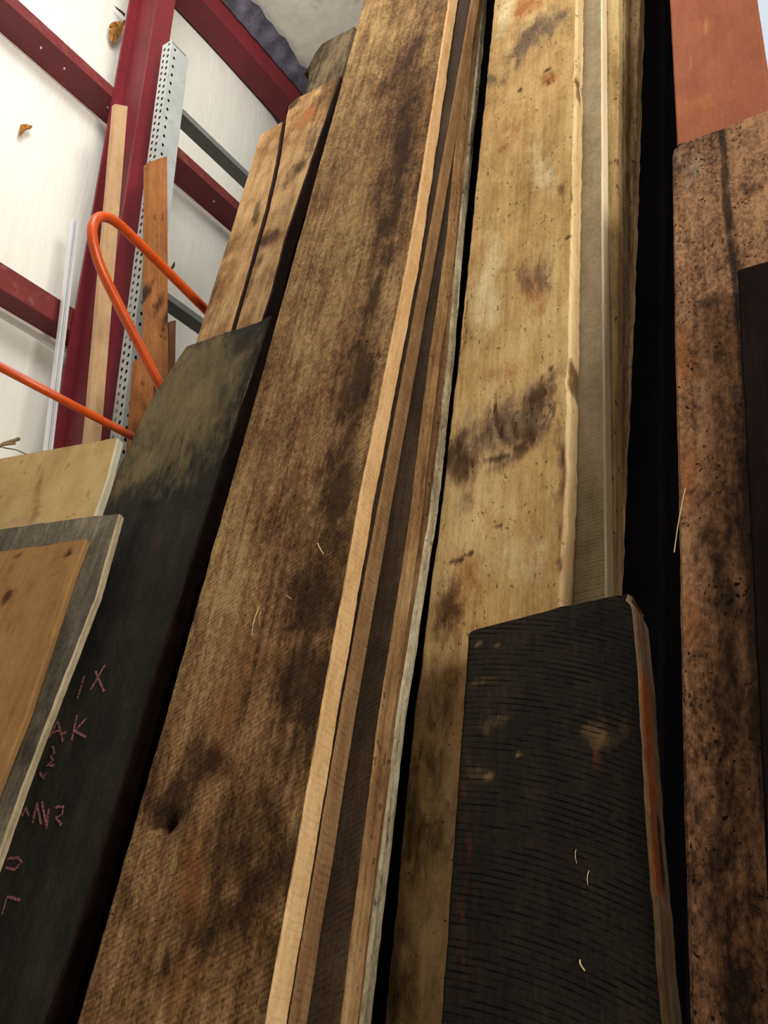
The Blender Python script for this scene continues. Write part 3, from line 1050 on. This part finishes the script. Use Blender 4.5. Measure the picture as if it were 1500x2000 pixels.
plank('leaning_plank', fM, None, [(1207, 0), (1206, 500), (1201, 1000)], 5.7, .045, [M_Mo, M_Mo],
      'tan plank showing a narrow streaked strip behind the grey band-sawn plank', width=.24, nx=14, seed=8.0, edge_amp=.003, step=.025)
fN = fM.back(.05)
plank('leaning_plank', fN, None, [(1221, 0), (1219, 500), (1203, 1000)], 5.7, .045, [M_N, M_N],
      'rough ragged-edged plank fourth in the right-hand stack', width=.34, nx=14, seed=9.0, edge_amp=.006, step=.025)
fO = fN.back(.05)
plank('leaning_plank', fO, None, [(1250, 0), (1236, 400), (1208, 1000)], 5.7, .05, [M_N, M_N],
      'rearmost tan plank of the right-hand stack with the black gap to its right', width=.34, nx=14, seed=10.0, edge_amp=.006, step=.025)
fQ = fO.back(.32)  # deep planks coloured as black as the shade around them
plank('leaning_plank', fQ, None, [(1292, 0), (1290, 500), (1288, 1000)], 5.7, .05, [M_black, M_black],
      'shade-coloured plank deep in the dark gap, left one', width=.30, nx=6, seed=11.0, step=.05)
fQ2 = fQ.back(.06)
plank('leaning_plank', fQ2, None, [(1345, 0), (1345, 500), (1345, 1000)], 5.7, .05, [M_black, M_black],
      'shade-coloured plank deep in the dark gap, nearly hidden by the red-brown board', width=.30, nx=6, seed=12.0, step=.05)

# short dark plank propped in front
dP = fK.dist(1080, 1200)
fP0 = Frame(at_dist(1080, 1200, dP), vp(1078, -1100))
fP = fP0.back(-.075)
thP = fP.thick((1269, 1600), (1307, 1600))
plank('short_plank', fP, [(912, 1240), (858, 2000)], [(1240, 1165), (1252, 1300), (1269, 1600), (1303, 2000)],
      [(908, 1240), (930, 1229), (1030, 1203), (1130, 1178), (1225, 1160), (1262, 1166)], min(thP, .075), [M_P, M_P_edge],
      'short charcoal plank propped in front, curved saw marks and orange splintered right edge', nx=44, nside=8, step=.01, edge_amp=.003,
      face_amp=.0015, radius=.006, seed=13.0, vis=.95, end_amp=.002,
      wear_and_shade=[(1160, 1225, .03, .03, 0, .9, 0), (940, 1330, .05, .015, 0, .5, 1), (960, 1400, .05, .012, 0, .5, 1), (1160, 1440, .02, .03, 0, .6, 1),
             (1155, 1485, .012, .02, 0, .45, 2), (940, 1500, .03, .02, 0, .5, 1), (1180, 1400, .04, .05, .2, .25, 1), (900, 1700, .015, .3, .05, .3, 2)],
      strokes=[([(950, 1515), (975, 1505)], .003, .9, 1), ([(960, 1620), (1000, 1615)], .002, .7, 1), ([(930, 1258), (975, 1260)], .0025, .8, 1),
               ([(1010, 1470), (1015, 1472)], .004, .9, 1), ([(905, 1260), (903, 1400), (893, 1560)], .003, .5, 1)],
      side_wears=[((1262, 1305), (1300, 1720), 1.0, 2, .0, .55), ((1262, 1340), (1290, 1480), .9, 1, .2, .45), ((1282, 1540), (1290, 1690), 1, 0, .5, .66)],
      chips=[(1240, 1165, 'r', .012, .010)])

# ------------------------------------------------------------------ timber: right-hand boards
dS = fK.dist(1320, 600) - .13
fS = Frame(at_dist(1320, 600, dS), vp(1285, -1500))
plank('rough_board', fS, [(1312, 320), (1318, 700), (1327, 1100), (1335, 1600), (1347, 2000)], None,
      [(1313, 300), (1325, 283), (1400, 255), (1500, 216), (1700, 135)], .05, [M_S, M_S],
      'rust-brown pitted board with a dark groove down its face, at the right edge', cat='board', width=.42, nx=52, nside=3, step=.012, seed=14.0,
      edge_amp=.002, face_amp=.0012, radius=.005,
      wear_and_shade=[(1322, 310, .012, .03, 0, .9, 3), (1345, 330, .02, .08, 0, .6, 3), (1470, 350, .02, .04, 0, .7, 0), (1385, 580, .03, .02, .3, .9, 0),
             (1400, 700, .02, .05, 0, .7, 0), (1380, 1080, .03, .04, 0, .9, 0), (1420, 1200, .03, .2, 0, .8, 0), (1345, 700, .03, .12, 0, .6, 2),
             (1345, 930, .03, .12, 0, .6, 2), (1345, 1200, .03, .1, 0, .5, 2), (1420, 1700, .03, .3, 0, .8, 0), (1450, 1000, .02, .5, 0, .7, 0)],
      strokes=[([(1406, 240), (1424, 450), (1439, 560), (1452, 800), (1466, 1150), (1490, 1600)], .008, 1, 0), ([(1418, 260), (1432, 420)], .003, .6, 3),
               ([(1330, 957), (1350, 960), (1400, 965)], .002, .8, 0)])
fT = fS.back(-.052)
plank('dark_board', fT, [(1440, 540), (1470, 1150), (1492, 1600), (1512, 2000)], None, [(1440, 528), (1500, 512), (1700, 450)], .05, [M_T, M_T],
      'very dark board standing in front of the rust-brown one at the right edge', cat='board', width=.36, nx=10, seed=15.0, step=.03)
fR = Frame(at_dist(1318, 200, fS.dist(1318, 200) + .09), vp(1230, -1570))
plank('red_brown_board', fR, [(1308, 0), (1322, 280), (1335, 560)], [(1476, 0), (1500, 160), (1530, 350)], 4.4, .05, [M_R, M_R],
      'smooth red-brown board rising behind the rust-brown pitted one', cat='board', nx=24, nside=3, step=.03, seed=16.0, edge_amp=.0012,
      face_amp=.0005, wear_and_shade=[(1350, 200, .06, .12, .2, .5, 2), (1390, 60, .05, .1, 0, .45, 2), (1440, 190, .05, .06, .3, .35, 2)],
      strokes=[([(1372, 0), (1392, 150), (1400, 250)], .002, .55, 1), ([(1345, 100), (1353, 210)], .002, .45, 1), ([(1430, 155), (1437, 170)], .004, .5, 1)])

# ------------------------------------------------------------------ timber: left of the central stack
dD = fG.dist(427, 930) + .17
fD = Frame(at_dist(427, 930, dD), vp(1165, -1600))
charcoal = plank('charcoal_plank', fD, [(362, 678), (300, 770), (233, 910), (197, 1000), (20, 1400), (-160, 1800)],
                 [(530, 613), (427, 930), (290, 1352), (175, 1745), (101, 1965)], [(330, 700), (362, 677), (440, 650), (507, 630), (535, 612)], .05,
                 [M_D, M_D_edge], 'charcoal plank with pink chalk letters, left of the broad brown plank', nx=40, nside=3, step=.012, seed=17.0,
                 edge_amp=.005, face_amp=.002,
                 wear_and_shade=[(360, 780, .26, .30, .2, .95, 1), (290, 890, .18, .14, .3, .85, 1), (320, 850, .06, .16, .3, .5, 3), (400, 720, .10, .10, .2, .55, 3),
                        (470, 660, .06, .05, .3, .6, 0), (280, 1000, .10, .03, .2, .55, 0), (300, 1070, .04, .06, .2, .4, 2), (350, 1150, .04, .1, .2, .3, 2),
                        (430, 760, .03, .12, .3, .5, 0)],
                 dents=[(330, 850, .1, .15, 0, 0, .002)])
fE = fD.back(.056)
plank('tawny_plank', fE, [(507, 264), (457, 430), (383, 663), (300, 930)], [(553, 240), (540, 317), (520, 410), (455, 640), (400, 830)],
      [(507, 264), (553, 237)], .045, [M_E, M_D_edge], 'narrow tawny plank left of the crack, above the charcoal plank', nx=16, step=.015, seed=18.0,
      edge_amp=.003, wear_and_shade=[(440, 560, .05, .06, .3, .6, 2), (480, 330, .03, .05, .2, .6, 1), (420, 620, .05, .05, 0, .5, 3), (500, 420, .02, .1, .2, .6, 0), (410, 590, .08, .06, .2, .5, 0), (450, 480, .05, .05, .2, .4, 0)])
fE2 = fE.back(.006)
plank('tawny_plank', fE2, [(559, 225), (545, 317), (525, 410), (460, 640), (405, 830)], [(665, 150), (613, 300), (557, 467), (530, 573), (455, 800)],
      [(555, 222), (565, 205), (580, 192), (620, 172), (665, 148)], .05, [M_E, M_D_edge],
      'tawny plank right of the crack with a dark top corner and brown stains', nx=24, step=.014, seed=19.0, edge_amp=.004,
      wear_and_shade=[(568, 208, .04, .04, 0, 1.3, 0), (600, 230, .05, .08, .2, .8, 2), (580, 330, .07, .06, .3, .95, 0), (520, 470, .07, .05, .2, 1.0, 0),
             (500, 520, .04, .05, .2, .7, 0), (620, 180, .03, .03, 0, .6, 1), (560, 400, .03, .06, .1, .5, 3), (600, 350, .02, .15, .1, .6, 0),
             (480, 570, .08, .08, 0, .7, 0), (610, 280, .04, .2, .1, .6, 0)])
fE3 = fE2.back(.056)
plank('mossy_plank', fE3, [(604, 133), (600, 167), (560, 300)], [(690, 58), (672, 125), (640, 230)],
      [(600, 140), (612, 112), (627, 86), (660, 68), (690, 52)], .05, [M_E3, M_E3],
      'dark mossy plank whose ragged top stands highest left of the broad brown plank', nx=16, step=.02, seed=20.0, edge_amp=.004, face_amp=.004)

fX = fE2.back(.112)  # added behind the gap, shade painted as its colour
plank('gap_shade_plank', fX, [(672, 150), (620, 300), (564, 467), (537, 573), (300, 1360), (112, 1965)], None, [(672, 150), (760, 110)], .05, [M_black, M_black],
      'added shade-coloured plank in the dark gap between the tawny and the broad brown planks', width=.30, nx=6, seed=24.0, step=.05)
fY = fK.back(.075)  # added to close the narrow gap with painted shade
plank('gap_shade_plank', fY, [(940, 0), (880, 500), (690, 2000)], None, 5.4, .04, [M_black, M_black],
      'added shade-coloured plank in the narrow gap between the two tall stacks', width=.12, nx=4, seed=25.0, step=.05)

YB = math.radians(11)
fA = Frame(at_dist(217, 933, fD.dist(217, 933) - .05), vp(1110, -1400), YB)
plank('tan_sheet', fA, None, [(230, 858), (211, 933), (187, 1003), (150, 1120)], [(-300, 950), (0, 896), (230, 855)], .03, [M_A, M_A_edge],
      'pale tan sheet with a grey right edge, behind the dusty grey board at the left', cat='board', width=.6, nx=30, nside=4, step=.014, seed=21.0,
      edge_amp=.0015, face_amp=.0006, wear_and_shade=[(75, 950, .02, .10, .15, .7, 2), (60, 1010, .02, .06, .15, .6, 2), (60, 1020, .2, .018, .1, .5, 3)])
fC = fA.back(-.075)
plank('dusty_board', fC, None, [(233, 1010), (188, 1167), (98, 1397), (43, 1541), (-12, 1700)], [(-300, 1078), (0, 1034), (193, 1007), (233, 1004)], .022,
      [M_C, M_C_edge], 'dusty grey board with a pale splintered right edge, behind the orange-tan panel', cat='board', width=.6, nx=24, nside=6, step=.012,
      seed=22.0, edge_amp=.003, face_amp=.0012, vis=.8,
      wear_and_shade=[(45, 1480, .05, .04, .2, .8, 0), (60, 1440, .03, .03, 0, .7, 0)])
fB = fC.back(-.022)
plank('plywood_sheet', fB, None, [(166, 1060), (143, 1120), (110, 1220), (53, 1393), (0, 1526)], [(-300, 1128), (0, 1078), (166, 1053)], .02, [M_B, M_B],
      'orange-tan panel with dark streaks, frontmost board at the left edge', cat='board', width=.6, nx=30, nside=3, step=.014, seed=23.0, edge_amp=.0012,
      face_amp=.0004, vis=.8,
      wear_and_shade=[(15, 1130, .008, .06, .2, .6, 2), (25, 1200, .01, .12, .2, .5, 2)],
      strokes=[([(138, 1074), (122, 1095), (105, 1125)], .005, 1, 0), ([(37, 1082), (32, 1098)], .004, 1, 0), ([(30, 1105), (10, 1180)], .0025, .8, 0)])


# ------------------------------------------------------------------ chalk letters on the charcoal plank
def chalk_material():
    n = NT('pink_chalk')
    f = n.noise(n.coords((260, 260, 260)), 1.0, 4.0, 0.7)
    k = n.smooth(f, 0.40, 0.60)
    tr = n.node('ShaderNodeBsdfTransparent')
    mx = n.node('ShaderNodeMixShader')
    n.t.links.new(k, mx.inputs[0])
    n.t.links.new(tr.outputs[0], mx.inputs[1])
    n.t.links.new(n.bsdf.outputs[0], mx.inputs[2])
    n.t.links.new(mx.outputs[0], n.out.inputs[0])
    return n.done(srgb(196, 124, 130), 0.95, 0, 0.1)


M_chalk = chalk_material()


def chalk(strokes, width=.0058):
    bm = bmesh.new()
    um = charcoal['um']
    for s in strokes:
        pts = [Vector(fD.uv(*p)) for p in s]
        fine = []
        for a, b in zip(pts, pts[1:]):
            k = max(1, int((b - a).length / .01))
            fine += [a.lerp(b, i / k) for i in range(k)]
        fine.append(pts[-1])
        rows = []
        for i, p in enumerate(fine):
            d = (fine[min(i + 1, len(fine) - 1)] - fine[max(i - 1, 0)]).normalized()
            q = Vector((-d.y, d.x)) * width * .5
            rows.append([bm.verts.new((p.x + q.x - um, -.0042, p.y + q.y)), bm.verts.new((p.x - q.x - um, -.0042, p.y - q.y))])
        for r, t in zip(rows, rows[1:]):
            bm.faces.new((r[0], r[1], t[1], t[0]))
    bmesh.ops.recalc_face_normals(bm, faces=bm.faces)
    return from_bm('chalk_mark', bm, M_chalk, charcoal)


def zz(*pts):
    return [(x / 2.857, 1300 + y / 2.857) for x, y in pts]


chalk([zz((478, 62), (440, 186))])
chalk([zz((540, 36), (588, 148)), zz((596, -5), (512, 140))])
chalk([zz((285, 405), (330, 308), (358, 428)), zz((300, 378), (350, 362))])
chalk([zz((352, 386), (380, 374))])
chalk([zz((438, 278), (408, 420)), zz((488, 300), (425, 368), (486, 402))])
chalk([zz((302, 452), (312, 492), (290, 512), (306, 532), (268, 560), (312, 560))])
chalk([zz((230, 600), (252, 632), (266, 598))], .007)
chalk([zz((104, 852), (118, 800), (136, 842), (152, 788), (168, 842))])
chalk([zz((190, 882), (214, 770), (238, 892)), zz((242, 760), (270, 905))])
chalk([zz((282, 800), (266, 916)), zz((318, 792), (362, 790), (355, 832), (320, 852), (352, 892))])
chalk([zz((50, 1082), (110, 1074), (130, 1100), (90, 1142), (40, 1130))])
chalk([zz((48, 1290), (122, 1312)), zz((46, 1300), (20, 1392))])

# ------------------------------------------------------------------ splinters caught on the boards
M_splinter = plain('pale_splinter', (214, 190, 146), 0.7, 0, 0.12, 40)


def splinter(fr, a, b, lift, rad, label, bend=.004):
    pts = []
    for t in (0, .33, .66, 1):
        u0, v0_ = fr.uv(*a)
        u1, v1_ = fr.uv(*b)
        u, v = u0 + (u1 - u0) * t, v0_ + (v1_ - v0_) * t
        pts.append(fr.O + fr.X * u + fr.Z * v - fr.Y * (.002 + lift * t + bend * math.sin(PI * t)))
    base = pts[0].copy()
    o = from_bm('wood_splinter', tube_bm([p - base for p in pts], rad * 0.65, 6), M_splinter)
    o.location = base
    tag(o, label, 'splinter', 'pale splinters caught on the boards')


splinter(fG, (622, 1062), (635, 1085), .004, .0016, 'short thick pale splinter on the middle of the broad brown plank')
splinter(fG, (507, 1187), (495, 1243), .004, .0009, 'long thin straw-like splinter on the left half of the broad brown plank')
splinter(fG, (511, 1195), (512, 1225), .004, .0006, 'hair-thin splinter crossing the long one on the broad brown plank')
splinter(fG, (560, 1163), (573, 1173), .003, .0010, 'tiny slanted splinter right of the straw-like one on the brown plank')
splinter(fP, (1151, 1702), (1152, 1732), .006, .0007, 'white pin-like splinter on the short charcoal plank')
splinter(fP, (1126, 1660), (1130, 1690), .006, .0006, 'faint curved splinter on the charcoal plank beside the pin-like one')
splinter(fP, (1134, 1876), (1147, 1900), .008, .0016, 'small curled shaving low on the short charcoal plank', .008)
splinter(fS, (1339, 955), (1321, 1087), .010, .0011, 'long pale sliver hanging off the left edge of the rust-brown board')

# sticks lying on the top end of the tan sheet
M_stick = plain('grey_brown_stick', (132, 112, 82), 0.85, 0, 0.25, 30, 0.4)
for k, (a, b, rad, lab) in enumerate((((-25, 884), (37, 857), .006, 'thicker grey broken stick lying above the pale tan sheet'),
                                      ((-20, 878), (30, 866), .004, 'thin grey stick lying across the thicker one above the tan sheet'),
                                      ((5, 874), (58, 890), .002, 'very thin twig sloping right above the pale tan sheet'))):
    x = WX + 0.60
    A, B = at_x(*a, x), at_x(*b, x + .03 * k)
    m = A.lerp(B, .5) + Vector((0, 0, .006))
    base = A.copy()
    o = from_bm('broken_stick', tube_bm([A - base, m - base, B - base], rad, 7), M_stick)
    o.location = base
    tag(o, lab, 'stick', 'sticks above the tan sheet')
